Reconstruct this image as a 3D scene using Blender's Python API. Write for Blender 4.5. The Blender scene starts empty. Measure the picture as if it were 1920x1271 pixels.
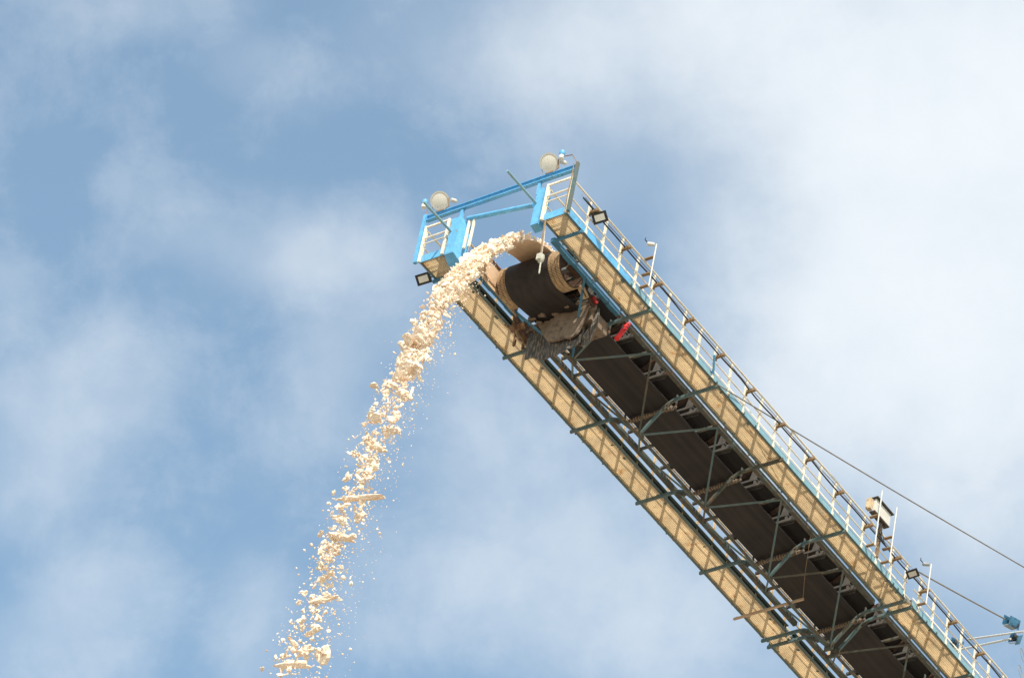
import bpy, bmesh, math, random
from mathutils import Vector, Matrix, noise
R=math.radians
random.seed(7)
scene=bpy.context.scene
# ------------------------------------------------------------------ frames
# boom frame: u = metres from head pulley end towards the tail, v = left to right across, w = up from the boom
TILT=R(7.5)
def L(u,v,w): return Vector((-u,v,w))
CAMB=Matrix(((-0.5535681,0.8176488,0.1581541),(-0.6084954,-0.2674523,-0.7471296),(-0.5685910,-0.5098232,0.6455886)))  # rows: right, down, forward in boom axes
CAM_LOC=Vector((61.08625,57.48793,-72.07484))
ROT=Matrix.Rotation(-TILT,3,'Y')
HEIGHT=1.7-(ROT@CAM_LOC).z
B=Matrix.Translation(Vector((0,0,HEIGHT)))@ROT.to_4x4()
# ------------------------------------------------------------------ camera
right,down,fwd=[CAMB[i].normalized() for i in range(3)]
cam=bpy.data.objects.new('camera',bpy.data.cameras.new('camera')); scene.collection.objects.link(cam)
cm=Matrix((right,-down,-fwd)).transposed()
cam.matrix_world=B@Matrix.Translation(CAM_LOC)@cm.to_4x4()
cam.data.lens=9000.0/1920*36; cam.data.sensor_width=36; cam.data.clip_end=20000; cam.data.clip_start=1
scene.camera=cam
# ------------------------------------------------------------------ sun
SUNB=Vector((0.53,0.465,0.707)).normalized()      # towards the sun, boom axes
SUN=(ROT@SUNB).normalized()
sd=bpy.data.lights.new('sun','SUN'); sd.energy=4.6; sd.angle=R(0.53); sd.color=(1.0,0.93,0.82)
so=bpy.data.objects.new('sun',sd); scene.collection.objects.link(so)
so.rotation_euler=SUN.to_track_quat('Z','Y').to_euler(); so.location=(0,0,200)
scene.view_settings.view_transform='Standard'; scene.view_settings.look='None'; scene.view_settings.exposure=0.17; scene.view_settings.gamma=1
# ------------------------------------------------------------------ world: clear sky with veils of cloud fixed to world directions
world=bpy.data.worlds.new('World'); scene.world=world; world.use_nodes=True
nt=world.node_tree; nt.nodes.clear()
def N(t,**k):
    n=nt.nodes.new(t)
    for a,b in k.items(): setattr(n,a,b)
    return n
def lk(a,b): nt.links.new(a,b)
def M(op,a,b=None,c=None,clamp=False):
    n=N('ShaderNodeMath',operation=op); n.use_clamp=clamp
    for i,x in enumerate((a,b,c)):
        if x is None: continue
        if isinstance(x,(int,float)): n.inputs[i].default_value=x
        else: lk(x,n.inputs[i])
    return n.outputs[0]
tc=N('ShaderNodeTexCoord')
cw=cam.matrix_world.to_3x3()
def dot(v):
    n=N('ShaderNodeVectorMath',operation='DOT_PRODUCT'); lk(tc.outputs['Generated'],n.inputs[0]); n.inputs[1].default_value=v; return n.outputs['Value']
# tangent-plane coordinates of the sky direction around one fixed world direction
cf,cr,cu=-(cw@Vector((0,0,1))),cw@Vector((1,0,0)),cw@Vector((0,1,0))
df=M('MAXIMUM',dot(cf),0.05)
qx=M('ADD',M('MULTIPLY',M('DIVIDE',dot(cr),df),9.0),0.96)
qy=M('SUBTRACT',0.6355,M('MULTIPLY',M('DIVIDE',dot(cu),df),9.0))
cq=N('ShaderNodeCombineXYZ'); lk(qx,cq.inputs[0]); lk(qy,cq.inputs[1])
nz=N('ShaderNodeTexNoise'); nz.inputs['Scale'].default_value=2.6; nz.inputs['Detail'].default_value=8; nz.inputs['Roughness'].default_value=0.56; lk(cq.outputs[0],nz.inputs['Vector'])
wv=N('ShaderNodeVectorMath',operation='SUBTRACT'); lk(nz.outputs['Color'],wv.inputs[0]); wv.inputs[1].default_value=(.5,.5,.5)
ws=N('ShaderNodeVectorMath',operation='SCALE'); lk(wv.outputs[0],ws.inputs[0]); ws.inputs['Scale'].default_value=0.30
wa=N('ShaderNodeVectorMath',operation='ADD'); lk(cq.outputs[0],wa.inputs[0]); lk(ws.outputs[0],wa.inputs[1])
CL=[ # x,y,rx,ry,amount  (thousandths of the tangent plane)
(1.92,.50,.72,.60,1.20),(1.74,.08,.60,.40,1.00),(1.28,.05,.42,.26,.52),(1.02,.14,.28,.18,.26),(1.60,.50,.26,.28,.40),(1.74,.74,.46,.30,.34),
(1.50,.84,.34,.24,.24),(1.90,1.0,.40,.28,.18),(1.10,.28,.20,.18,.12),(1.30,.38,.16,.12,.06),(.86,.05,.30,.20,.08),
(.61,.475,.20,.14,.26),(.44,.44,.26,.14,.13),(.63,.66,.16,.24,.15),(.57,.82,.14,.18,.06),(.78,.60,.14,.18,.07),(.15,.73,.25,.18,.20),(.06,.88,.22,.20,.14),
(.19,1.13,.20,.15,.18),(.10,1.24,.22,.13,.10),(.49,1.20,.13,.18,.13),(1.0,.93,.34,.28,.22),(1.13,1.13,.42,.26,.22),(1.35,1.22,.4,.24,.15),
(.50,.13,.20,.10,.08),(.27,.01,.30,.10,.10),(.80,1.14,.22,.16,.09),(.93,.70,.2,.18,.10),(1.45,.66,.2,.2,.12)]
acc=None
for x,y,rx,ry,a in CL:
    s=N('ShaderNodeVectorMath',operation='SUBTRACT'); lk(wa.outputs[0],s.inputs[0]); s.inputs[1].default_value=(x,y,0)
    m=N('ShaderNodeVectorMath',operation='MULTIPLY'); lk(s.outputs[0],m.inputs[0]); m.inputs[1].default_value=(1/rx,1/ry,0)
    l=N('ShaderNodeVectorMath',operation='LENGTH'); lk(m.outputs[0],l.inputs[0])
    r=N('ShaderNodeMapRange',interpolation_type='SMOOTHERSTEP'); lk(l.outputs['Value'],r.inputs[0]); r.inputs[1].default_value=1.15; r.inputs[2].default_value=0; r.inputs[3].default_value=0; r.inputs[4].default_value=a
    acc=r.outputs[0] if acc is None else M('ADD',acc,r.outputs[0])
n2=N('ShaderNodeTexNoise'); n2.inputs['Scale'].default_value=6.5; n2.inputs['Detail'].default_value=9; n2.inputs['Roughness'].default_value=0.58; n2.inputs['Distortion'].default_value=0.15; lk(cq.outputs[0],n2.inputs['Vector'])
tex=M('MULTIPLY_ADD',n2.outputs['Fac'],1.0,0.5)
acc=M('MULTIPLY',acc,tex)
n4=N('ShaderNodeTexNoise'); n4.inputs['Scale'].default_value=3.8; n4.inputs['Detail'].default_value=9; n4.inputs['Roughness'].default_value=0.62; n4.inputs['Distortion'].default_value=0.15
sh=N('ShaderNodeVectorMath',operation='ADD'); lk(cq.outputs[0],sh.inputs[0]); sh.inputs[1].default_value=(3.1,7.7,1.3); lk(sh.outputs[0],n4.inputs['Vector'])
wsp=N('ShaderNodeMapRange',interpolation_type='SMOOTHSTEP'); lk(n4.outputs['Fac'],wsp.inputs[0]); wsp.inputs[1].default_value=.42; wsp.inputs[2].default_value=.72; wsp.inputs[4].default_value=.13
acc=M('ADD',acc,wsp.outputs[0])
# the same kind of cloud elsewhere in the sky
n3=N('ShaderNodeTexNoise'); n3.inputs['Scale'].default_value=5; n3.inputs['Detail'].default_value=6; lk(tc.outputs['Generated'],n3.inputs['Vector'])
far=N('ShaderNodeMapRange'); lk(n3.outputs['Fac'],far.inputs[0]); far.inputs[1].default_value=.42; far.inputs[2].default_value=.7; far.inputs[4].default_value=.8
nearm=N('ShaderNodeMapRange'); lk(dot(cf),nearm.inputs[0]); nearm.inputs[1].default_value=0.955; nearm.inputs[2].default_value=0.985
mx=N('ShaderNodeMix'); lk(nearm.outputs[0],mx.inputs[0]); lk(far.outputs[0],mx.inputs[2]); lk(acc,mx.inputs[3])
mask=M('ADD',mx.outputs[0],0.05)
# soft saturation of overlapping veils
mask=M('SUBTRACT',1.0,M('EXPONENT',M('MULTIPLY',mask,-1.75)))
sky=N('ShaderNodeTexSky',sky_type='NISHITA',sun_disc=False); sky.sun_elevation=math.asin(SUN.z); sky.sun_rotation=math.atan2(SUN.x,SUN.y)
sky.air_density=1.0; sky.dust_density=1.4; sky.ozone_density=1.6
tn=N('ShaderNodeVectorMath',operation='MULTIPLY'); lk(sky.outputs[0],tn.inputs[0]); tn.inputs[1].default_value=(1.22,1.38,1.24)
b1=N('ShaderNodeBackground'); lk(tn.outputs[0],b1.inputs[0]); b1.inputs[1].default_value=0.15
b2=N('ShaderNodeBackground'); b2.inputs[0].default_value=(0.81,0.86,0.90,1); b2.inputs[1].default_value=1.0
ms=N('ShaderNodeMixShader'); lk(mask,ms.inputs[0]); lk(b1.outputs[0],ms.inputs[1]); lk(b2.outputs[0],ms.inputs[2])
wo=N('ShaderNodeOutputWorld'); lk(ms.outputs[0],wo.inputs[0])

# ------------------------------------------------------------------ materials
def mat(name,base,rough=.6,metal=0,var=.25,vscale=6,rust=0,rustcol=(.16,.075,.03),rscale=9,spec=.4,bump=0,bscale=30,second=None,second_amt=.5,sscale=3,stretch=None):
    m=bpy.data.materials.new(name); m.use_nodes=True; t=m.node_tree; p=t.nodes['Principled BSDF']
    def n(ty,**k):
        x=t.nodes.new(ty)
        for a,b in k.items(): setattr(x,a,b)
        return x
    tcn=n('ShaderNodeTexCoord'); src=tcn.outputs['Object']
    if stretch:
        mp=n('ShaderNodeMapping'); t.links.new(src,mp.inputs[0]); mp.inputs['Scale'].default_value=stretch; src=mp.outputs[0]
    def nois(sc,det=5,ro=.55):
        x=n('ShaderNodeTexNoise'); x.inputs['Scale'].default_value=sc; x.inputs['Detail'].default_value=det; x.inputs['Roughness'].default_value=ro; t.links.new(src,x.inputs['Vector']); return x.outputs['Fac']
    def ramp(f,a,b):
        x=n('ShaderNodeMapRange'); t.links.new(f,x.inputs[0]); x.inputs[1].default_value=a; x.inputs[2].default_value=b; return x.outputs[0]
    def mixc(f,a,b):
        x=n('ShaderNodeMix',data_type='RGBA'); t.links.new(f,x.inputs[0])
        for i,c in ((6,a),(7,b)):
            if isinstance(c,tuple): x.inputs[i].default_value=(*c,1)
            else: t.links.new(c,x.inputs[i])
        return x.outputs[2]
    lo=tuple(c*(1-var) for c in base); hi=tuple(min(1,c*(1+var)) for c in base)
    col=mixc(ramp(nois(vscale),.3,.7),lo,hi)
    if second: col=mixc(ramp(nois(sscale,7,.65),.62-.25*second_amt,.75-.2*second_amt),col,second)
    if rust>0: col=mixc(ramp(nois(rscale,8,.7),.66-.3*rust,.74-.26*rust),col,rustcol)
    t.links.new(col,p.inputs['Base Color'])
    p.inputs['Roughness'].default_value=rough; p.inputs['Metallic'].default_value=metal; p.inputs['Specular IOR Level'].default_value=spec
    if bump:
        bn=n('ShaderNodeBump'); bn.inputs['Strength'].default_value=bump; bn.inputs['Distance'].default_value=.03; t.links.new(nois(bscale,6,.6),bn.inputs['Height']); t.links.new(bn.outputs[0],p.inputs['Normal'])
    return m
DUST=(.46,.33,.20)
cream=mat('cream_paint',(.84,.76,.60),.5,var=.12,rust=.22,rustcol=(.34,.2,.09),rscale=14)
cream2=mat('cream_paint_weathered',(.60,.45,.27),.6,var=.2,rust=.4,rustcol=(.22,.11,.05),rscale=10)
blue=mat('bright_blue_paint',(.14,.43,.70),.45,var=.14,rust=.2,rustcol=(.30,.24,.14),rscale=7,second=(.12,.33,.52),second_amt=.35,sscale=5)
teal=mat('faded_blue_paint',(.105,.165,.17),.6,var=.2,rust=.26,rustcol=(.19,.12,.065),rscale=7,second=(.15,.145,.11),second_amt=.5)
paleblue=mat('chalky_blue_paint',(.22,.39,.45),.55,var=.12,rust=.16,rustcol=(.30,.22,.14),rscale=4,second=(.27,.36,.36),second_amt=.4)
truss=mat('grimy_truss_paint',(.085,.085,.065),.65,var=.25,rust=.42,rustcol=(.20,.11,.055),rscale=5,second=(.14,.20,.20),second_amt=.3,sscale=2.2)
rusty=mat('rusty_steel',(.20,.11,.06),.75,var=.4,vscale=14,second=DUST,second_amt=.5,sscale=8)
dusty=mat('dust_caked_steel',(.52,.36,.21),.85,var=.25,vscale=12,rust=.25,rustcol=(.28,.13,.05),rscale=9,bump=.4)
grate=mat('ochre_grating',(.68,.53,.32),.6,var=.18,vscale=3,rust=.28,rustcol=(.50,.26,.08),rscale=4)
bracket=mat('brown_bracket_steel',(.27,.18,.10),.7,var=.2,rust=.3)
idlerm=mat('idler_steel',(.085,.075,.065),.7,var=.3,rust=.25,rustcol=(.16,.09,.05))
darkrust=mat('dark_rust',(.07,.035,.02),.8,var=.4,vscale=12)
shadeblue=mat('shaded_blue_paint',(.06,.19,.29),.5,var=.2,rust=.25,rustcol=(.12,.08,.05),rscale=6)  # darker blue: shade on the front chords and braces put into the colour
shadowsteel=mat('shaded_channel',(.045,.045,.045),.6,var=.3,rust=.2,rustcol=(.14,.08,.04))  # near-black base paints the shade inside the left walkway's inner channel
blockblue=mat('shade_blotched_blue',(.08,.28,.46),.45,var=.3,second=(.02,.03,.04),second_amt=.6,sscale=4)  # black blotches are the rope blocks' dark shading, painted in
redgrime=mat('grimy_red_paint',(.40,.03,.03),.5,var=.3,rust=.35)
belt=bpy.data.materials.new('rubber_belt'); belt.use_nodes=True
def belt_mat():
    t=belt.node_tree; p=t.nodes['Principled BSDF']
    tcn=t.nodes.new('ShaderNodeTexCoord'); mp=t.nodes.new('ShaderNodeMapping'); t.links.new(tcn.outputs['Object'],mp.inputs[0]); mp.inputs['Scale'].default_value=(.10,6,6)
    x=t.nodes.new('ShaderNodeTexNoise'); x.inputs['Scale'].default_value=1.2; x.inputs['Detail'].default_value=5; t.links.new(mp.outputs[0],x.inputs['Vector'])
    y=t.nodes.new('ShaderNodeTexNoise'); y.inputs['Scale'].default_value=1.6; y.inputs['Detail'].default_value=6; t.links.new(tcn.outputs['Object'],y.inputs['Vector'])
    a=t.nodes.new('ShaderNodeMath'); a.operation='MULTIPLY_ADD'; t.links.new(y.outputs['Fac'],a.inputs[0]); a.inputs[1].default_value=.5; a.inputs[2].default_value=-.25
    s=t.nodes.new('ShaderNodeMath'); s.operation='ADD'; t.links.new(x.outputs['Fac'],s.inputs[0]); t.links.new(a.outputs[0],s.inputs[1])
    r=t.nodes.new('ShaderNodeValToRGB'); t.links.new(s.outputs[0],r.inputs[0])
    r.color_ramp.elements[0].position=.15; r.color_ramp.elements[0].color=(.016,.012,.011,1); r.color_ramp.elements[1].position=1.0; r.color_ramp.elements[1].color=(.054,.044,.040,1)
    t.links.new(r.outputs[0],p.inputs['Base Color']); p.inputs['Roughness'].default_value=.62; p.inputs['Specular IOR Level'].default_value=.3
belt_mat()
belt_dark=mat('black_rubber',(.012,.011,.011),.7,var=.3,spec=.25)
curtain=mat('mud_streaked_rubber',(.085,.078,.07),.6,var=.4,vscale=10,second=(.33,.26,.2),second_amt=.55,sscale=7,stretch=(4,4,.6),bump=.5)
mud=mat('caked_mud',(.27,.20,.145),.9,var=.2,vscale=5,second=(.13,.10,.075),second_amt=.5,sscale=5,bump=.5,bscale=12)
salt=mat('peach_salt',(.92,.79,.63),.8,var=.06,vscale=5,second=(.86,.56,.36),second_amt=.5,sscale=6,bump=.35,bscale=40,spec=.3)  # orange second tone paints in the warm shadows among the lumps
saltp=mat('packed_salt',(.74,.52,.34),.85,var=.08,vscale=3,second=(.62,.40,.24),second_amt=.4,sscale=4,bump=.15)
grey=mat('grey_galvanised',(.42,.44,.44),.4,.4,var=.15)
white=mat('white_enamel',(.66,.62,.54),.4,var=.06)
black=mat('black_lamp_housing',(.03,.03,.032),.5,var=.2)
cablem=mat('black_cable',(.02,.017,.018),.5,var=.3)
ropem=mat('steel_rope',(.30,.25,.19),.5,.5,var=.2)
redm=mat('red_paint',(.72,.02,.02),.4,var=.1,rust=.1)
timberm=mat('weathered_timber',(.50,.36,.24),.8,var=.3,stretch=(4,.5,4))
def lens():
    m=bpy.data.materials.new('lamp_lens'); m.use_nodes=True; t=m.node_tree; p=t.nodes['Principled BSDF']
    v=t.nodes.new('ShaderNodeTexVoronoi'); v.inputs['Scale'].default_value=14
    r=t.nodes.new('ShaderNodeValToRGB'); t.links.new(v.outputs['Distance'],r.inputs[0]); r.color_ramp.elements[0].color=(.90,.87,.78,1); r.color_ramp.elements[1].color=(.74,.68,.56,1)
    t.links.new(r.outputs[0],p.inputs['Base Color']); p.inputs['Roughness'].default_value=.25; return m
switchm=mat('grimy_pale_metal',(.50,.47,.38),.5,var=.3,vscale=20,rust=.2)
lensm=lens()
groundm=mat('pale_salt_ground',(.30,.25,.19),.95,var=.25,vscale=.01,second=(.20,.16,.12),second_amt=.4,sscale=.004)

# ------------------------------------------------------------------ builders
class MB:
    def __init__(s,org=(0,0,0)): s.bm=bmesh.new(); s.org=org; s.o=L(*org)
    def vv(s,p): return s.bm.verts.new(L(*p)-s.o)
    def hull8(s,c):
        v=[s.vv(p) for p in c]
        for f in ((0,1,2,3),(7,6,5,4),(0,4,5,1),(1,5,6,2),(2,6,7,3),(3,7,4,0)): s.bm.faces.new([v[i] for i in f])
    def box(s,u0,u1,v0,v1,w0,w1):
        s.hull8([(u0,v0,w0),(u1,v0,w0),(u1,v1,w0),(u0,v1,w0),(u0,v0,w1),(u1,v0,w1),(u1,v1,w1),(u0,v1,w1)]); return s
    def bar(s,p,q,a,b,up=(0,0,1)):
        P,Q=Vector(p),Vector(q); d=(Q-P).normalized(); U=Vector(up)
        if abs(d.dot(U.normalized()))>.99: U=Vector((1,0,0))
        x=d.cross(U).normalized(); y=x.cross(d).normalized()
        c=[]
        for E in (P,Q):
            for i,j in ((-1,-1),(1,-1),(1,1),(-1,1)): c.append(tuple(E+x*i*a/2+y*j*b/2))
        s.hull8(c); return s
    def angle(s,p,q,a,t,x,y):  # L section, legs along x and y
        P,Q,X,Y=Vector(p),Vector(q),Vector(x).normalized(),Vector(y).normalized()
        for A,Bv in ((X*a,Y*t),(X*t,Y*a)):
            o=Vector((0,0,0)) if A.length>Bv.length else Y*(t+.001)
            B2=Bv if A.length>Bv.length else Y*(a-t-.001)
            s.hull8([tuple(E+o+k) for E in (P,Q) for k in (Vector((0,0,0)),A,A+B2,B2)])
        return s
    def tube(s,p,q,r,n=8,r2=None):
        P,Q=Vector(p),Vector(q); d=(Q-P).normalized(); U=Vector((0,0,1)) if abs(d.z)<.9 else Vector((1,0,0))
        x=d.cross(U).normalized(); y=x.cross(d).normalized(); r2=r if r2 is None else r2
        A=[];C=[]
        for i in range(n):
            t=2*math.pi*i/n; k=x*math.cos(t)+y*math.sin(t)
            A.append(s.vv(tuple(P+k*r))); C.append(s.vv(tuple(Q+k*r2)))
        for i in range(n):
            j=(i+1)%n; s.bm.faces.new([A[i],A[j],C[j],C[i]])
        s.bm.faces.new(A[::-1]); s.bm.faces.new(C); return s
    def path(s,pts,r,n=6):
        pts=[Vector(p) for p in pts]; rings=[]
        for k,P in enumerate(pts):
            d=((pts[min(k+1,len(pts)-1)]-pts[max(k-1,0)])).normalized(); U=Vector((0,0,1)) if abs(d.z)<.9 else Vector((1,0,0))
            x=d.cross(U).normalized(); y=x.cross(d).normalized()
            rings.append([s.vv(tuple(P+(x*math.cos(2*math.pi*i/n)+y*math.sin(2*math.pi*i/n))*r)) for i in range(n)])
        for a,b in zip(rings,rings[1:]):
            for i in range(n): j=(i+1)%n; s.bm.faces.new([a[i],a[j],b[j],b[i]])
        s.bm.faces.new(rings[0][::-1]); s.bm.faces.new(rings[-1]); return s
    def prism(s,poly,off):
        o=Vector(off); a=[s.vv(p) for p in poly]; b=[s.vv(tuple(Vector(p)+o)) for p in poly]; n=len(poly)
        s.bm.faces.new(a); s.bm.faces.new(b[::-1])
        for i in range(n): j=(i+1)%n; s.bm.faces.new([a[j],a[i],b[i],b[j]])
        return s
    def lathe(s,c,axis,prof,n=24):  # prof: (distance along axis, radius)
        C,d=Vector(c),Vector(axis).normalized(); U=Vector((0,0,1)) if abs(d.z)<.9 else Vector((1,0,0))
        x=d.cross(U).normalized(); y=x.cross(d).normalized(); rings=[]
        for h,r in prof: rings.append([s.vv(tuple(C+d*h+(x*math.cos(2*math.pi*i/n)+y*math.sin(2*math.pi*i/n))*max(r,1e-4))) for i in range(n)])
        for a,b in zip(rings,rings[1:]):
            for i in range(n): j=(i+1)%n; s.bm.faces.new([a[i],a[j],b[j],b[i]])
        s.bm.faces.new(rings[0][::-1]); s.bm.faces.new(rings[-1]); return s
    def build(s,name,m,parent=None,smooth=False,loc=None):
        bmesh.ops.recalc_face_normals(s.bm,faces=s.bm.faces)
        me=bpy.data.meshes.new(name); s.bm.to_mesh(me); s.bm.free(); me.materials.append(m)
        if smooth:
            for f in me.polygons: f.use_smooth=True
            me.set_sharp_from_angle(angle=R(40))
        o=bpy.data.objects.new(name,me); scene.collection.objects.link(o)
        if parent: o.parent=parent
        else: o.matrix_world=B@Matrix.Translation(s.o)
        if loc: o.location=L(*loc)
        return o
def tag(o,label=None,cat=None,group=None,kind=None):
    if label: o['label']=label
    if cat: o['category']=cat
    if group: o['group']=group
    if kind: o['kind']=kind
    return o
def thing(name,org,label,cat,group=None):
    o=bpy.data.objects.new(name,None); scene.collection.objects.link(o); o.empty_display_size=.2
    o.matrix_world=B@Matrix.Translation(L(*org)); return tag(o,label,cat,group)
def copy(o,du,dv=0,dw=0,kids=True):
    c=o.copy(); scene.collection.objects.link(c); c.location=o.location+L(du,dv,dw)
    if kids:
        for k in o.children:
            d=k.copy(); scene.collection.objects.link(d); d.parent=c
    return c

# ------------------------------------------------------------------ ground
gb=bmesh.new(); S=6000; n_=12
gv=[[gb.verts.new(((i/n_-.5)*2*S,(j/n_-.5)*2*S,0)) for j in range(n_+1)] for i in range(n_+1)]
for i in range(n_):
    for j in range(n_): gb.faces.new([gv[i][j],gv[i+1][j],gv[i+1][j+1],gv[i][j+1]])
me=bpy.data.meshes.new('ground'); gb.to_mesh(me); gb.free(); me.materials.append(groundm)
go=bpy.data.objects.new('ground',me); scene.collection.objects.link(go); tag(go,kind='structure')

# ------------------------------------------------------------------ boom
PAN=2.884; U0=-.62; U1=28.0; W=4.10; CV=2.05
boom=thing('conveyor_boom',(0,0,0),'long steel conveyor boom with blue head frame, two grated walkways and cream railings','conveyor boom')
STN=[.0,2.884,5.768,8.652,11.536,14.42,14.70,17.58,20.46,23.34,26.22]
NODES=[2.884,5.768,8.652,11.536,14.42,14.70,17.58,20.46,23.34,26.22]
# chords
b=MB(); b.angle((2.6,CV-.045,-.80),(14.44,CV-.045,-.80),.09,.012,(0,1,0),(0,0,1)); b.angle((14.68,CV-.045,-.80),(U1,CV-.045,-.80),.09,.012,(0,1,0),(0,0,1))
for u in NODES: b.box(u-.16,u+.16,CV-.055,CV+.055,-.79,-.70)
b.box(14.40,14.44,CV-.13,CV+.13,-.9,-.66); b.box(14.68,14.72,CV-.13,CV+.13,-.9,-.66)
b.build('bottom_chord',truss,boom)
for sgn,v in ((-1,.93),(1,3.17)):
    for (a,c,m_) in ((.15,2.9,shadeblue),(2.902,14.42,truss),(14.70,U1,truss)):
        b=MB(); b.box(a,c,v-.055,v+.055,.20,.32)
        if m_ is shadeblue:
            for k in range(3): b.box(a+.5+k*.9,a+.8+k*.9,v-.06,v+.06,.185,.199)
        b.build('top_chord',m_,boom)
# web braces: bottom node to both top chords, forward and aft
def brace(p,q,m,r=.07):
    MB().angle(p,q,r,.012,(0,1,.2),(1,0,0)).build('brace',m,boom)
for i,n0 in enumerate(NODES):
    for v in (.93,3.17):
        for du in (-1.44,1.44):
            if n0 in(14.42,) and du>0: continue
            if n0==14.70 and du<0: continue
            m_=shadeblue if n0<3 and du<0 else (teal if random.random()<.45 else truss)
            brace((n0+du*.04,CV+(v-CV)*.03,-.74),(n0+du,v,.2),m_,.07 if m_ is shadeblue else .052)
# top-chord ties
for u in [1.44+2.884*k for k in range(9)]:
    MB().bar((u,.99,.26),(u,3.11,.26),.06,.06).build('cross_tie',truss,boom)
# walkways
def arc_bracket(u,side):
    """channel under both walkways that bends down to the bottom chord"""
    b=MB(); prof=[]
    ends=[(-.04,.035),(1.0,.035),(1.2,.01),(1.36,-.06),(1.48,-.16),(CV-.05,-.70)]
    pts=[(u,v,w) for v,w in ends]; pr=[(u,W-v,w) for v,w in ends]
    for pp in ((pts,pr)[side],):
        for i,(p,q) in enumerate(zip(pp,pp[1:])):
            d=(Vector(q)-Vector(p)).normalized()*.012
            b.bar(p,tuple(Vector(q)+d),.012,.070)
            nrm=Vector((0,-d.z,d.y)).normalized()
            for s_ in (-1,1):
                off=nrm*s_*.039
                b.bar(tuple(Vector(p)+off+Vector((.024,0,0))),tuple(Vector(q)+off+d+Vector((.024,0,0))),.050,.008)
    return b
def gusset(u,parent,sd):
    for side in (sd,):
        b=MB(); pl=[(1.16,-.03),(1.36,-.06),(1.50,-.22),(1.42,-.26),(1.28,-.15),(1.14,-.08)]
        pts=[(u-.012,(W-v if side else v),w) for v,w in pl]
        b.prism(pts,(-.01,0,0)); b.lathe((u-.022,(W-1.33 if side else 1.33),-.1),(-1,0,0),[(0,.035),(.02,.035)],10)
        b.build('gusset',truss,parent)
for i,u in enumerate(STN):
    m_=shadeblue if u<1 else teal
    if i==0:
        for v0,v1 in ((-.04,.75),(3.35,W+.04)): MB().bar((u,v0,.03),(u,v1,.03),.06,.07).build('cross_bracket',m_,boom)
        continue
    for sd in (0,1):
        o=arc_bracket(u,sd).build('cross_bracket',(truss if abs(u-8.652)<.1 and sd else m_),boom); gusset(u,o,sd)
def walkway(v0,v1,outer):
    b=MB()
    segs=[(U0,14.42),(14.70,U1)]
    fr=MB()
    ch=MB()
    for a,c in segs:
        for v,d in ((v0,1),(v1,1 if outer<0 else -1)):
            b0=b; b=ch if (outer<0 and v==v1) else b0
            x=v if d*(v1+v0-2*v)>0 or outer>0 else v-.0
            b.box(a,c,min(v,v+d*.008),max(v,v+d*.008),.085,.265)
            lo,hi=sorted((v+d*.0085,v+d*(.085 if (outer<0 and v==v1) else .055)))
            b0.box(a,c,lo,hi,.085,.094); b0.box(a,c,lo,hi,.256,.265); b=b0
    # clips and bolts under the stringers
    for k in range(60):
        u=random.uniform(0,U1-.5); v=v0+.07 if random.random()<.5 else v1-.07
        b.box(u,u+random.uniform(.03,.08),v-.03,v+.03,.07,.084)
        if random.random()<.6: b.box(u+.2,u+.24,(v0-.035 if v<(v0+v1)/2 else v1+.002),(v0-.002 if v<(v0+v1)/2 else v1+.035),.09,.14)
    wk=b.build('walkway',teal,boom)
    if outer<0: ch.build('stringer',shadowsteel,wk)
    # bright front kick plate
    MB().box(U0-.012,U0-.002,v0-.03,v1+.03,.08,.29).build('kick_plate',blue,wk)
    for a_,c_,m_ in ((U0,2.0,blue),(2.01,14.40,paleblue),(14.72,U1,paleblue)):
        MB().box(a_,c_,(v1+.003 if outer>0 else v0-.009),(v1+.009 if outer>0 else v0-.003),.09,(.275 if m_ is blue else .235)).build('kick_plate',m_,wk)
    # bar grating
    u=U0+.02
    edges=[U0]+[x for x in STN if x>=0]+[U1]
    for a,c in zip(edges,edges[1:]):
        g=MB(); x=a+.004
        while x<c-.006:
            g.box(x,x+.006,v0+.012,v1-.012,.135,.165); x+=.032
        v=v0+.03
        while v<v1-.02:
            g.box(a+.012,c-.012,v,v+.006,.126,.1345); v+=.05
        g.build('grating',grate,wk)
    return wk
WL=walkway(0,.66,-1); WR=walkway(3.44,W,1)
def handrail(v,side,mt,kick=True):
    a0,a1=U0,U1
    b=MB(); 
    for w,r in ((1.10,.023),(.58,.017)):
        b.tube((a0,v,w),(14.42,v,w),r,8); b.tube((14.70,v,w),(a1,v,w),r,8)
    b.box(a0,14.4,v-.005,v+.005,.30,.345); b.box(14.72,a1,v-.005,v+.005,.30,.345)
    hr=b.build('handrail',mt,boom)
    pb=MB().angle((0,v,.10),(0,v,1.085),.05,.008,(1,0,0),(0,-side,0)); pb.box(-.01,.06,v-.004*side,v+.012*side,.09,.2)
    p0=pb.build('post',mt,hr); p0.location=L(.115,0,0)
    for k in range(1,42):
        u=.115+.676*k
        if u<U1-.1: c=p0.copy(); scene.collection.objects.link(c); c.location=L(u,0,0)
    c=p0.copy(); scene.collection.objects.link(c); c.location=L(U0,0,0)
    return hr
HR=handrail(W+.012,1,cream); handrail(3.43,-1,cream); handrail(.67,1,cream2); HL=handrail(-.012,-1,cream)
# front gate frames at the head of each walkway
for v0,v1 in ((.0,.66),(3.44,W)):
    b=MB()
    for v in (v0,v1): b.box(U0-.07,U0-.02,v-.03,v+.03,.08,1.18)
    b.box(U0-.066,U0-.03,v0+.031,v1-.031,1.13,1.17); b.tube((U0-.045,v0,.62),(U0-.045,v1,.62),.016,8); b.tube((U0-.045,v0,.80),(U0-.045,v1,.80),.022,8)
    b.build('end_gate',cream,boom)
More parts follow.
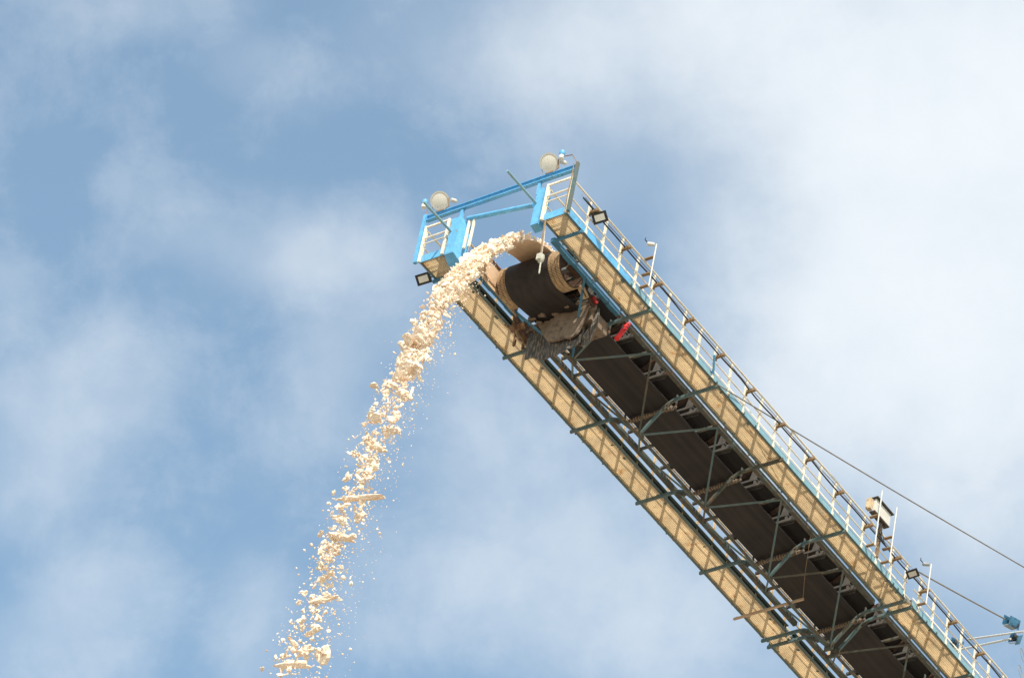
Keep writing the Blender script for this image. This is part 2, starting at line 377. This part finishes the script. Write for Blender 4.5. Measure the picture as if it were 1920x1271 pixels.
# cable brackets on the right outside of the railing
for k in range(21):
    u=.115+.676*(2*k)+.03
    if u>27.5: break
    b=MB(); b.box(u-.035,u+.035,W+.02,W+.27,.70,.73); b.box(u-.035,u+.035,W+.02,W+.03,.62,.70); b.box(u-.035,u-.03,W+.03,W+.27,.731,.775)
    b.build('cable_bracket',bracket,boom)
# head frame (blue portal)
b=MB(); hu=U0-.02
b.box(hu-.005,hu+.005,-.05,W+.05,1.40,1.52)
b.box(hu-.05,hu+.05,-.05,W+.05,1.521,1.533); b.box(hu-.05,hu+.05,-.05,W+.05,1.387,1.399)
hf=b.build('head_frame',blue,boom)
MB().box(U0-.10,U0-.02,-.13,-.05,.06,1.56).build('head_post',blue,hf)
MB().box(U0-.10,U0-.02,W+.051,W+.115,.06,1.56).build('head_post',teal,hf)
MB().path([(U0-.12,W+.04,.1),(U0-.13,W+.03,.6),(U0-.125,W+.045,1.1),(U0-.13,W+.03,1.5)],.014).build('cable_run',bracket,hf)
def sideplate(mir):
    f=(lambda v:W-v) if mir else (lambda v:v)
    b=MB(); fp=[(U0-.05,.74),(U0-.05,.99),(U0+.30,1.10),(U0+.30,.74)]
    if mir: fp=[(U0-.05,.76),(U0-.05,.96),(U0+.22,1.0),(U0+.22,.76)]
    lo=[(u,f(v),(.02 if (u<U0 or mir) else -.22)) for u,v in fp]; hi=[(u,f(v),(1.14 if u<U0 else 1.02)) for u,v in fp]
    b.hull8(lo+hi)
    b.box(U0-.04,U0+.03,min(f(.93),f(1.0)),max(f(.93),f(1.0)),1.0,1.386)
    b.build('side_plate',blue,hf)
sideplate(False); sideplate(True)
MB().tube((U0+.10,1.08,1.14),(U0+.02,3.06,.74),.06,14).build('cross_pipe',blue,hf,True)
MB().tube((U0-.05,.78,.74),(U0-1.15,.78,.72),.032,10).build('jib_pipe',paleblue,hf,True)
MB().tube((U0-.05,3.17,.70),(U0-1.22,3.17,.70),.032,10).build('jib_pipe',paleblue,hf,True)
for v in (1.12,1.26): MB().box(U0+.08,U0+.13,v,v+.05,.2,1.06).build('frame_leg',cream,hf)
# side skirts around the discharge, dust caked
b=MB(); b.prism([(-.12,1.12,.12),(.5,1.12,.0),(1.75,1.12,-.02),(1.75,1.12,.36),(.9,1.12,.66),(-.12,1.12,.62)],(0,.015,0)); sk=b.build('discharge_skirt',saltp,boom)
MB().path([(-.05,1.14,.63),(.5,1.15,.69),(.9,1.15,.68),(1.8,1.14,.37)],.032).build('lip_rail',rusty,sk)
b=MB(); b.box(-.1,1.7,1.137,1.16,.10,.15); b.box(.3,.36,1.137,1.17,.0,.6); b.box(1.0,1.06,1.137,1.17,-.02,.6); b.build('stiffener',dusty,sk)
# conveyor stringers and idler frames
plate0=None
def idler(u):
    b=MB(); b.box(u-.03,u+.03,.985,3.115,.33,.40); b.box(u-.035,u+.035,1.3,2.8,.51,.57)
    for sg in (-1,1):
        v=CV+sg*.70
        b.prism([(u-.03,v-.16*sg,.572),(u-.03,v+.10*sg,.572),(u-.03,v+.02*sg,1.10),(u-.03,v-.03*sg,1.10)],(.012,0,0))
        b.prism([(u+.05,v-.22*sg,.30),(u+.05,v+.18*sg,.28),(u+.05,v+.30*sg,.50),(u+.05,v-.05*sg,.56)],(.012,0,0))
    for v in (1.35,2.75): b.box(u-.025,u+.025,v-.03,v+.03,.401,.509)
    fr=b.build('idler_frame',idlerm,boom)
    MB().tube((u+.02,CV-.2,.74),(u+.02,CV+.2,.74),.06,12).build('roller',darkrust,fr,True)
    for sg in (-1,1): MB().tube((u+.02,CV+sg*.22,.76),(u+.02,CV+sg*.64,1.0),.06,12).build('roller',darkrust,fr,True)
for k in range(1,19): idler(1.442*k+.9) if 1.442*k+.9<27.9 else None
# return rollers under the belt
def ret(u):
    b=MB(); b.tube((u,1.30,.055),(u,2.80,.055),.03,10)
    for k in range(17):
        v=1.45+k*.075; b.tube((u,v,.055),(u,v+.035,.055),.058+random.uniform(-.014,.012),10)
    o=b.build('return_roller',mud,boom,True)
    h=MB()
    for v in (1.32,2.78): h.box(u-.03,u+.03,v-.01,v+.01,.0,.42)
    h.build('hanger',truss,o)
for k in range(1,10): ret(2.884*k+.28)
# belt cleaner under the head pulley
b=MB(); b.box(2.25,2.9,1.25,2.95,-.35,.0); b.box(2.2,2.26,1.1,3.05,-.12,.02)
cl=b.build('belt_cleaner',mud,boom)
def sheet(poly,u,thick,name,m,cuts=5,amp=.04,parent=None):
    b=MB(); a=[b.vv((u,v,w)) for v,w in poly]; f=b.bm.faces.new(a)
    bmesh.ops.triangulate(b.bm,faces=[f]); 
    for _ in range(cuts-1): bmesh.ops.subdivide_edges(b.bm,edges=b.bm.edges[:],cuts=1,use_grid_fill=True)
    for v in b.bm.verts:
        k=v.co.copy(); v.co.x+=amp*2*noise.noise(Vector((0,k.y*2.6,k.z*1.1)))+amp*.8*noise.noise(Vector((k.x,k.y*9,k.z*3))); v.co.z+=amp*.5*noise.noise(k*9)
    r=bmesh.ops.extrude_face_region(b.bm,geom=b.bm.faces[:])
    for v in [g for g in r['geom'] if isinstance(g,bmesh.types.BMVert)]: v.co.x-=thick
    return b.build(name,m,parent)
sheet([(1.15,.10),(1.24,-1.02),(1.42,-1.02),(1.6,-1.08),(1.93,-1.14),(2.40,-1.09),(2.76,-1.02),(2.80,-.60),(2.5,-.45),(1.9,-.5),(1.5,0.0)],2.25,.03,'rubber_curtain',curtain,5,.05,cl)
sheet([(1.50,-.10),(2.2,-.02),(2.93,.0),(2.85,-.50),(2.74,-.83),(2.4,-.85),(1.93,-.80),(1.7,-.5)],2.12,.05,'spill_plate',mud,5,.045,cl)
sheet([(2.55,-.5),(2.73,-.28),(3.02,.06),(3.10,-.36),(2.93,-.87),(2.77,-1.03),(2.6,-.9)],2.38,.04,'side_flap',curtain,4,.05,cl)
b=MB()
for k in range(26):
    u=2.0+random.uniform(-.1,.5); v=random.uniform(1.35,3.0); w=random.uniform(-.12,.05); s=random.uniform(.03,.09)
    b.bar((u,v-s,w),(u+random.uniform(-.05,.05),v+s,w+random.uniform(-.06,.06)),s,s*.8)
b.build('mud_crust',mud,cl)['kind']='stuff'
# bearings
for v,sg in ((1.04,-1),(3.06,1)):
    b=MB(); b.lathe((1.2,v-.09,.33),(0,1,0),[(0,.08),(.01,.12),(.17,.12),(.18,.08)],16); b.box(1.0,1.4,v-.07,v+.07,.17,.23)
    b.box(1.02,1.08,v-.06,v+.06,.23,.36); b.box(1.32,1.38,v-.06,v+.06,.23,.36)
    b.build('bearing',darkrust,boom)
b=MB(); b.prism([(1.6,3.02,.20),(2.3,3.02,.10),(2.3,3.02,-.05),(2.0,3.02,-.10),(1.7,3.02,.0)],(0,.02,0)); b.build('cleaner_bracket',darkrust,boom); MB().bar((1.62,2.98,.14),(1.9,2.98,-.02),.13,.10).build('cleaner_bracket',dusty,boom)
b=MB(); b.prism([(1.75,1.02,.15),(2.45,1.02,.1),(2.5,1.02,-.35),(2.1,1.02,-.42),(1.8,1.02,-.2)],(0,.02,0)); b.tube((2.0,.85,-.12),(2.0,1.25,-.12),.09,12); b.bar((2.3,.75,.2),(2.3,.75,-.35),.06,.05); b.bar((2.5,.82,.2),(2.55,.82,-.3),.05,.05); b.tube((1.9,.7,0),(2.4,1.1,-.2),.03,8)
b.build('cleaner_bracket',rusty,boom)
MB().bar((2.05,3.06,.12),(2.17,3.10,.0),.06,.07).build('tensioner',redgrime,boom)

# ------------------------------------------------------------------ head pulley
PC=(1.2,CV+.03,.33); PR=.465
hp=thing('head_pulley',PC,'large head pulley with grooved dusty lagging at both ends of the black belt','pulley')
b=MB(PC); b.lathe((1.2,1.22,.33),(0,1,0),[(.0,PR-.04),(0,PR),(1.74,PR),(1.74,PR-.02),(1.50,PR-.025),(1.49,.1)],48); b.build('drum',darkrust,hp,True)
for (a,c) in ((1.225,1.50),(2.62,2.955)):
    b=MB(PC)
    for k in range(84):
        t=2*math.pi*k/84; x,z=math.cos(t),math.sin(t); nv=int((c-a)/.085)
        for j in range(nv):
            v=a+(c-a)*(j+.5)/nv; P=Vector((1.2+x*(PR+.006),v,.33+z*(PR+.006))); h=(c-a)/nv*.43
            b.bar(tuple(P-Vector((0,h,0))),tuple(P+Vector((0,h,0))),.022,.026,up=(x,0,z))
    b.build('lagging',dusty,hp)

MB(PC).tube((1.2,.9,.33),(1.2,3.22,.33),.07,16).build('shaft',grey,hp,True)

# ------------------------------------------------------------------ belt
def trough(u):  # 0 flat .. 1 troughed
    t=min(1,max(0,(u-1.3)/2.2)); return t*t*(3-2*t)
def beltsec(u,top,base):
    pts=[]; tr=trough(u)*(1 if top else 0)
    for i in range(13):
        y=-.60+1.2*i/12; 
        if abs(y)<=.22 or tr==0: v,w=y,0
        else:
            e=abs(y)-.22; a=R(32)*tr; v=math.copysign(.22+e*math.cos(a),y); w=e*math.sin(a)
        pts.append((u,CV+v,base+w))
    return pts
rows=[]
u=U1
while u>1.25: rows.append((beltsec(u,True,.82),(0,0,-1))); u-=.35
for k in range(0,21):
    t=math.pi/2+math.pi*k/20; 
    rows.append(([(1.2+math.cos(t)*(PR+.028),CV-.60+1.2*i/12,.33+math.sin(t)*(PR+.028)) for i in range(13)],(-math.cos(t),0,-math.sin(t))))
u=1.6
while u<U1:
    w=-.163+min(1,(u-1.2)/2.0)*.31 if u<3.2 else .147
    rows.append(([(u,CV-.60+1.2*i/12,w-.012*math.sin((u-3.16)/2.884*math.pi)**2) for i in range(13)],(0,0,1))); u+=.3
b=MB(); ga=[];gb_=[]
for pts,nn in rows:
    ga.append([b.vv(p) for p in pts]); gb_.append([b.vv(tuple(Vector(p)+Vector(nn)*.018)) for p in pts])
for G in (ga,gb_):
    for r0,r1 in zip(G,G[1:]):
        for i in range(12): b.bm.faces.new([r0[i],r0[i+1],r1[i+1],r1[i]])
for i0 in (0,12):
    for k in range(len(ga)-1): b.bm.faces.new([ga[k][i0],ga[k+1][i0],gb_[k+1][i0],gb_[k][i0]])
tag(b.build('conveyor_belt',belt,None,True),'wide black rubber belt looping over the head pulley and back beneath','conveyor belt')

# ------------------------------------------------------------------ things hung on or standing on the boom
pc=thing('cable_bundle',(0,W+.15,.76),'thick black cable bundle running along brackets outside the right railing','cable')
for (v,w,r,s,m_) in ((W+.11,.765,.020,1,cablem),(W+.18,.75,.007,3,cablem),(W+.21,.84,.004,4,bracket),(W+.05,.92,.004,5,bracket)):
    pts=[(x*.34-.3,v+.008*math.sin(x*1.3+s),w+.018*math.sin(x*.7+s)-.012*abs(math.sin(x*.79))) for x in range(0,82)]
    MB((0,W+.15,.76)).path(pts,r,5).build('cable',m_,pc,True)
# stay ropes and blocks
def rope(p,q,r,label,sag=.0,mt=ropem,name='steel_rope',grp=None):
    pts=[tuple(Vector(p).lerp(Vector(q),t/14)-Vector((0,0,sag*math.sin(math.pi*t/14)))) for t in range(15)]
    return tag(MB(p).path(pts,r,6).build(name,mt,None,True),label,'rope' if name=='steel_rope' else 'rod',grp)
def lerpx(p,q,k): return tuple(Vector(p)+(Vector(q)-Vector(p))*k)
A0,A1=(5.7,4.16,.0),(19.43,4.10,4.86)
rope(A0,lerpx(A0,A1,1.35),.016,'long thin stay rope rising from the boom to the right edge of sky',.06)
MB((5.55,4.16,.3)).bar((5.55,4.12,.22),(5.25,4.30,.50),.05,.07).build('lug',blue,boom).location=L(5.55,4.16,.3)
rope((14.62,4.12,1.14),(18.84,4.1,2.70),.019,'shorter stay rope ending in the upper blue block at the right',.01)
def block(c,d,label,s=1.0):
    C=Vector(c); D=Vector(d).normalized(); t=thing('rope_block',c,label,'rope block','blue rope blocks at the right edge')
    S_=D.cross(Vector((0,.35,.95))).normalized(); Up=S_.cross(D).normalized()
    for sg in (-1,1):
        q=C+S_*sg*.13*s
        MB(c).bar(tuple(q-D*.34*s),tuple(q+D*.34*s),.03*s,.34*s,up=tuple(Up)).build('cheek_plate',blockblue,t)
    MB(c).lathe(tuple(C-S_*.09*s+D*.12*s),tuple(S_),[(0,.13*s),(.01,.15*s),(.09*s,.11*s),(.17*s,.15*s),(.18*s,.13*s)],18).build('sheave',black,t,True)
    MB(c).bar(tuple(C-Up*.165*s-D*.3*s),tuple(C-Up*.165*s+D*.3*s),.23*s,.02).build('base_plate',grey,t)
    return t
block((19.15,4.1,2.82),(3.7,0,1.35),'upper blue rope block where the shorter stay rope ends',.72)
block((19.42,4.1,2.50),(1,-.3,.9),'lower blue block at the frame edge holding two pale rods',.72)
block((20.64,1.5,3.98),(1,-.3,.6),'blue block seen through the right railing, left of the two rods',.75)
for p,q,l in (((20.0,1.5,3.74),(20.2,4.1,3.36),'upper pale rod between the blue blocks'),((20.47,1.5,3.62),(19.2,4.1,2.33),'lower pale rod between the blue blocks')):
    if 'upper' in l: p,q=(21.14,1.5,4.5),(19.77,4.1,2.98)
    rope(p,q,.028,l,0,white,'tie_rod','tie rods between the blocks')
for c,l in (((19.8,4.1,2.26),'upper thin wire loop at the right edge of the picture'),((19.8,4.1,1.72),'lower thin wire loop at the right edge of the picture')):
    pts=[(c[0]+.02+.16*math.cos(t)*.8,c[1],c[2]+.11*math.sin(t)-.1*math.cos(t)) for t in [2*math.pi*k/16 for k in range(17)]]
    tag(MB(c).path(pts,.009,5).build('wire_loop',grey,None,True),l,'wire loop')
# hanging timber
tp=(13.3,.9,-.06)
tm=thing('hanging_timber',tp,'thin weathered timber batten lying under the left walkway and hung from a wire','timber')
MB(tp).bar((13.36,-.17,-.03),(13.26,1.93,-.11),.055,.05).build('batten',timberm,tm)
MB(tp).path([(13.27,1.9,-.07),(12.4,2.5,-.13),(11.59,3.1,-.2),(11.5,3.17,.2)],.008,5).build('wire',bracket,tm)
MB(tp).path([(13.4,-.15,0),(13.42,-.13,.09)],.008,5).build('wire',bracket,tm)
# red cylinder
rc=thing('red_cylinder',(3.1,3.2,0),'bright red cylinder under the right walkway beside the black belt','cylinder')
MB((3.1,3.2,0)).lathe((2.98,3.2,-.46),(.33,.0,.76),[(0,.03),(.015,.062),(.80,.062),(.83,.03)],16).build('body',redm,rc,True)
MB((3.1,3.2,0)).bar((3.25,3.2,.2),(3.25,3.2,.30),.14,.02).build('clamp',grey,rc)
# hanging tilt switch
hs=(U0+.05,3.5,.05)
t_=thing('tilt_switch',hs,'pale junction switch with probe dangling from the right walkway nose','switch')
MB(hs).path([(U0,3.52,.08),(U0-.01,3.55,-.4),(U0,3.60,-.98)],.024,6).build('wire',bracket,t_)
MB(hs).path([(U0+.05,3.49,.08),(U0+.04,3.56,-.5),(U0,3.62,-1.0)],.010,6).build('wire',white,t_)
b=MB(hs); b.lathe((U0,3.62,-1.02),(0,.0,-1),[(0,.03),(.02,.075),(.10,.085),(.17,.075),(.23,.045),(.25,.025)],12); b.box(U0-.10,U0-.06,3.56,3.68,-1.22,-1.05); b.build('housing',switchm,t_,True)
MB(hs).tube((U0,3.64,-1.26),(U0,3.66,-1.60),.018,8).build('probe',switchm,t_,True)
# round floodlights on the head beam
def round_lamp(v,w,label,lean):
    c=(U0-.02,v,w); t=thing('round_floodlight',c,label,'floodlight','round floodlights on the head beam')
    ax=Vector((-.62,.45+lean,-.60)).normalized(); C=Vector(c)
    MB(c).lathe(tuple(C-ax*.20),tuple(ax),[(0,.06),(.02,.10),(.12,.17),(.20,.215),(.24,.225),(.24,.19),(.225,.188)],28).build('housing',white,t,True)
    MB(c).lathe(tuple(C+ax*.026),tuple(ax),[(0,.188),(.006,.186),(.02,.10)],28).build('lens',lensm,t,True)
    b=MB(c); b.path([(U0,v+.24,w+.02),(U0+.05,v+.25,w-.2),(U0,v+.12,w-.38),(U0,v+.06,1.54)],.016,6); b.path([(U0,v-.2,w-.12),(U0+.03,v-.14,w-.3),(U0,v+.0,1.54)],.008,5)
    b.build('yoke',bracket,t); MB(c).box(U0-.08,U0+.06,v+.0,v+.22,1.534,1.57).build('foot',bracket,t)
    MB(c).lathe((U0+.1,v+.22,w+.05),(1,.6,.2),[(0,.05),(.12,.05),(.16,.02)],10).build('socket',white,t)
round_lamp(3.29,1.95,'white round floodlight above the right end of the blue head beam',0)
round_lamp(.20,1.95,'white round floodlight above the left end of the blue head beam',0)
def cap_lamp(c,foot,label):
    t=thing('beacon_lamp',c,label,'beacon','small capped beacons on the head frame')
    MB(c).lathe((c[0],c[1],c[2]-.15),(0,0,1),[(0,.03),(.02,.06),(.10,.065),(.12,.04)],12).build('glass',lensm,t,True)
    MB(c).lathe((c[0],c[1],c[2]-.028),(0,0,1),[(0,.06),(.03,.075),(.11,.07),(.15,.03)],12).build('cap',blue,t,True)
    MB(c).path([(c[0],c[1]+.02,c[2]-.08),(c[0],(c[1]+foot[1])/2+.05,c[2]-.14),foot],.012,6).build('arm',bracket,t)
cap_lamp((U0-.02,3.62,2.08),(U0-.05,W+.06,1.57),'small blue capped beacon at the top right corner of the head frame')
cap_lamp((U0-.02,-.26,2.04),(U0-.05,-.09,1.56),'small blue capped beacon at the top left corner of the head frame')
# rectangular floodlights
def box_lamp(c,ax,label,foot,s=1.0,lm=lensm):
    t=thing('box_floodlight',c,label,'floodlight','rectangular floodlights on the boom')
    A=Vector(ax).normalized(); C=Vector(c); X=(Vector((.12,1,.10))-A*A.dot(Vector((.12,1,.10)))).normalized(); Y=X.cross(A).normalized()
    def ring(d,a,h): return [tuple(C+A*d+X*i*a+Y*j*h) for i,j in ((-1,-1),(1,-1),(1,1),(-1,1))]
    b=MB(c); b.hull8(ring(-.14*s,.11*s,.08*s)+ring(-.02*s,.20*s,.145*s)); b.hull8(ring(-.019*s,.205*s,.15*s)+ring(.03*s,.205*s,.15*s)); b.build('housing',black,t)
    MB(c).hull8(ring(.031*s,.15*s,.105*s)+ring(.036*s,.15*s,.105*s)) if False else None
    b=MB(c); b.hull8(ring(.0305*s,.135*s,.088*s)+ring(.037*s,.135*s,.088*s)); b.build('lens',lm,t)
    MB(c).path([tuple(C-A*.05-X*.2*s),tuple(C-A*.2*s-X*.1),foot],.018,6).build('arm',bracket,t)
    return t
box_lamp((.28,W+.22,.62),(-.62,.38,-.68),'black box floodlight on the right railing near the head',(.30,W+.03,.65),.85)
box_lamp((-.12,-.24,.10),(-.62,.30,-.72),'black box floodlight hanging at the left walkway corner',(-.02,-.03,.18),.86)
box_lamp((14.2,W+.28,.62),(-.35,.28,-.85),'dark box floodlight on the right railing far down the boom',(14.3,W+.03,.60),.72,white)
# pole-mounted cameras
def pole(u,w0,w1,label,arms,camera=True,name='camera_pole',cat='camera pole'):
    o=(u,W+.28,w0); t=thing(name,o,label,cat,'vertical poles on the right railing')
    MB(o).tube((u,W+.28,w0),(u,W+.28,w1),.017,10).build('pole',white,t,True)
    for w in arms: MB(o).box(u-.04,u+.04,W+.03,W+.255,w,w+.03).build('arm',bracket,t)
    if camera:
        MB(o).lathe((u-.03,W+.24,w1-.02),(-.8,-.6,-.3),[(0,.04),(.02,.05),(.16,.05),(.18,.03)],10).build('camera_head',white if u<10 else grey,t,True)
        MB(o).path([(u-.12,W+.12,w1),(u-.2,W+.08,w1+.06),(u-.2,W+.1,w1+.1)],.014,5).build('hood',black,t)
pole(2.35,.22,1.52,'white camera pole on the right railing near the head',(.24,.62,1.12))
pole(14.93,.22,1.46,'white camera pole beside the far dark floodlight',(.24,.62))
pole(12.48,.22,1.92,'taller bare white pole left of the white instrument box',(.24,1.14),False,'bare_pole','pole')
pole(13.18,.22,1.92,'bare white pole right of the white instrument box',(.24,.66,1.0),False,'bare_pole','pole')
c=(12.85,W+.06,1.5)
t=thing('instrument_box',c,'white rectangular instrument panel between two bare poles on the railing','panel box')
MB(c).box(12.55,13.22,W+.02,W+.10,1.42,1.78).build('panel',white,t)
MB(c).box(12.5,13.28,W-.06,W+.16,1.80,1.82).build('hood',idlerm,t)
MB(c).box(12.38,12.50,W-.08,W+.05,1.40,1.72).build('side_box',cream2,t)
MB(c).box(12.5,13.2,W-.04,W+.12,1.36,1.39).build('shelf',idlerm,t)
b=MB(c)
for k in range(7): b.path([(12.8+.05*k,W+.05,1.36),(12.85+.06*math.sin(k*2.1),W+.1+.05*math.cos(k),1.0),(12.9+.04*k,W+.12,.72)],.009,5)
b.build('wiring',cablem,t)
MB(c).box(12.95,13.02,W-.02,W+.05,.3,1.36).build('stand',bracket,t)

# ------------------------------------------------------------------ falling material
G=9.81; V0=3.9; LA=.06
def traj(t,V=V0,la=LA,v=0,h=0):
    """point of the stream t seconds after leaving the pulley top; h = height above belt surface"""
    u=1.2-V*math.cos(la)*t+.5*G*math.sin(TILT)*t*t
    w=.83+h+V*math.sin(la)*t-.5*G*math.cos(TILT)*t*t
    return Vector((u,CV+v,w))
def ico(sub):
    bm=bmesh.new(); bmesh.ops.create_icosphere(bm,subdivisions=sub,radius=1); vs=[v.co.copy() for v in bm.verts]; fs=[[v.index for v in f.verts] for f in bm.faces]; bm.free(); return vs,fs
ICO={k:ico(k) for k in (1,2,3)}
def lumpverts(sub,seed,sc=(1,1,1),rough=.35):
    vs,fs=ICO[sub]; o=Vector((seed*13.7,seed*5.1,seed*2.3)); out=[]
    for v in vs:
        d=1+rough*noise.noise(v*1.3+o)*1.6+rough*.6*noise.noise(v*3.1+o)
        q=v*d; q=Vector((q.x*sc[0],q.y*sc[1],q.z*sc[2])); out.append(q)
    return out,fs
def mesh_from(name,VV,FF,m):
    me=bpy.data.meshes.new(name); me.from_pydata([tuple(v) for v in VV],[],FF); me.materials.append(m); me.update(); return me
rnd=random.Random(11)
def rrot():
    return Matrix.Rotation(rnd.uniform(0,6.28),3,'X')@Matrix.Rotation(rnd.uniform(0,6.28),3,'Y')@Matrix.Rotation(rnd.uniform(0,6.28),3,'Z')
VV=[];FF=[]
def add_lump(P,s,sub,sc=(1,1,1),rot=None,rough=.38):
    vs,fs=lumpverts(sub,rnd.random()*50,sc,rough); rot=rot or rrot(); o=len(VV); c=L(P.x,P.y,P.z)
    VV.extend([c+rot@(v*s) for v in vs]); FF.extend([[i+o for i in f] for f in fs])
# (a) packed ribbon on the belt and just past the pulley
rows=[]; NU=[]
ts=[-.9+.02*k for k in range(0,80)]
for t in ts:
    row=[]
    if t<0: base=Vector((1.2-V0*t,CV,.838)); 
    else: base=traj(t)
    tr=trough(base.x)
    hw=.43+.02*noise.noise(Vector((t*6,3,0)))
    for i in range(25):   # upper surface
        y=-1+2*i/24; hh=.15*(1-abs(y)**2.4)+.05*(noise.noise(Vector((t*22,y*5,1)))+.5*noise.noise(Vector((t*50,y*11,4))))*(1-abs(y)**4)
        lift=max(0,abs(y)*hw-.22)*math.tan(R(32))*tr
        row.append(base+Vector((0,y*hw,.03+max(hh,.01)+lift)))
    for i in range(24,-1,-1): # underside
        y=-1+2*i/24; lift=max(0,abs(y)*hw-.22)*math.tan(R(32))*tr
        curve=-.05*(1-y*y)*max(0,min(1,t*4)); rg=max(0,t-.16)*.35
        row.append(base+Vector((0,y*hw,curve+lift+.004+rg*noise.noise(Vector((t*20,y*6,9))))))
    rows.append(row)
o=len(VV); n_=50
VR=[];FR=[]
for row in rows: VR.extend([L(p.x,p.y,p.z) for p in row])
for k in range(len(rows)-1):
    for i in range(n_):
        j=(i+1)%n_; FR.append([k*n_+i,k*n_+j,(k+1)*n_+j,(k+1)*n_+i])
FR.append(list(range(n_))[::-1]); FR.append([len(VR)-n_+i for i in range(n_)])
# (b) lumps: density by time
def width(t): return .40+.05*t
def flake():
    return (1,rnd.uniform(.4,.9),rnd.uniform(.2,.55))
for k in range(1100):      # crust of lumps on top of the ribbon
    t=rnd.uniform(-.25,.52); P=(traj(t) if t>0 else Vector((1.2-V0*t,CV,.83))); y=rnd.uniform(-.42,.42)
    add_lump(P+Vector((rnd.uniform(-.03,.03),y,.13+.06*(1-abs(y)/.42)+rnd.uniform(-.04,.03))),min(.07,rnd.lognormvariate(-3.6,.5)),2,flake())
for k in range(2500):     # dense section
    t=rnd.triangular(.26,.95,.49); V=V0*(1+rnd.gauss(0,.010+.012*t)); y=rnd.uniform(-1,1)*.43
    add_lump(traj(t,V,LA,y,rnd.uniform(-.05 if t>.45 else .05,.17)),min(.14,rnd.lognormvariate(-3.25,.6)),2,flake(),None,.5)
clumps=[(rnd.uniform(.75,2.0),rnd.uniform(-.4,.35),rnd.gauss(0,.018),rnd.uniform(.006,.02),rnd.uniform(.05,.2)) for _ in range(95)]
for k in range(2700):     # thinning, clumped section
    tcx,yc,dv,st,sy=rnd.choice(clumps)
    if rnd.random()<.22: tt,y,V=rnd.uniform(.75,2.0),rnd.uniform(-.5,.5),V0*(1+rnd.gauss(0,.03))
    else: tt=tcx+rnd.gauss(0,st); y=yc+rnd.gauss(0,sy); V=V0*(1+dv+rnd.gauss(0,.006))
    add_lump(traj(tt,V,LA,y,rnd.uniform(-.08,.16)),min(.12,rnd.lognormvariate(-3.75,.6)),1 if rnd.random()<.6 else 2,flake())
for k in range(3800):     # fines trailing behind the stream
    t=rnd.uniform(.5,2.0); V=V0*(1-abs(rnd.gauss(0,.03+.05*t/2.3))+rnd.gauss(0,.012)); y=rnd.gauss(0,.25+.1*t)
    add_lump(traj(t,V,LA,y,rnd.uniform(-.1,.1)),rnd.lognormvariate(-4.6,.5),1)
me=mesh_from('material_stream',VV,FF,salt); o=bpy.data.objects.new('material_stream',me); scene.collection.objects.link(o); o.matrix_world=B
tag(o,'pale peach crumbs and lumps pouring off the belt in a long arc','falling material',kind='stuff')
me=mesh_from('packed_material',VR,FR,saltp); 
for f in me.polygons: f.use_smooth=True
o=bpy.data.objects.new('packed_material',me); scene.collection.objects.link(o); o.matrix_world=B
tag(o,'smooth packed band of tan material leaving the top of the pulley','packed material',kind='stuff')
# (c) larger lumps one can tell apart, each an object
protos=[]
for k in range(16):
    sc=[(1,1,.35),(1,.6,.5),(1,.8,.7),(1,.35,.25)][k%4]; vs,fs=lumpverts(3,k+2.5,sc,.62); protos.append(mesh_from('falling_lump',vs,fs,salt))
named=[ # seconds after the pulley, v, half length, (shape), heading deg, roll, label
(1.04,-.02,.27,(1,.75,.5),120,.5,'upper of two big wedge shaped lumps high in the falling stream'),
(1.16,.02,.29,(1,.8,.45),95,-.4,'lower of two big wedge shaped lumps, where the stream starts to thin'),
(1.13,.46,.16,(1,.35,.3),60,1.2,'curved upright flake beside the right edge of the upper stream'),
(1.24,.50,.17,(1,.18,.15),20,1.35,'thin upright sliver falling just right of the stream'),
(1.37,.10,.22,(1,.5,.3),130,.3,'ragged brown-edged flake halfway down the stream'),
(1.49,.15,.50,(1,.16,.11),109,.0,'long flat horizontal slab lying across the whole stream'),
(1.57,.12,.27,(1,.42,.3),128,.15,'bright white smooth lump low in the falling stream'),
(1.575,.42,.10,(1,.7,.6),80,.2,'rounded tan lump just right of the bright white lump'),
(1.69,.22,.31,(1,.26,.18),100,-.1,'pale boat shaped flake near the lower end of the stream'),
(1.745,.22,.20,(1,.3,.2),84,-.15,'tan splinter below the boat shaped flake'),
(1.795,.02,.34,(1,.3,.2),112,.0,'broad flat pale flake at the bottom edge of the picture')]
def place(me,P,s,rot,label,grp):
    ob=bpy.data.objects.new('falling_lump',me); scene.collection.objects.link(ob)
    ob.matrix_world=B@Matrix.Translation(L(P.x,P.y,P.z))@rot.to_4x4()@Matrix.Scale(s,4); tag(ob,label,'lump',grp)
for n_i,(t,y,s,sc,hd,roll,lab) in enumerate(named):
    vs,fs=lumpverts(3,n_i*3.1+1.7,sc,.36)
    rot=Matrix.Rotation(R(hd),3,'Z')@Matrix.Rotation(roll,3,'Y')@Matrix.Rotation(rnd.uniform(-.4,.4),3,'X')
    place(mesh_from('falling_lump',vs,fs,salt),traj(t,V0,LA,y,0),s,rot,lab,'large lumps in the falling stream')
for k in range(230):
    t=rnd.uniform(.45,1.95); s=rnd.lognormvariate(-2.6,.38)
    V=V0*(1+rnd.gauss(0,.015+.008*t)); y=rnd.uniform(-1,1)*.42
    place(rnd.choice(protos),traj(t,V,LA,y,rnd.uniform(-.06,.14)),s,rrot(),'rough pale peach lump falling in the discharge stream','small lumps in the falling stream')
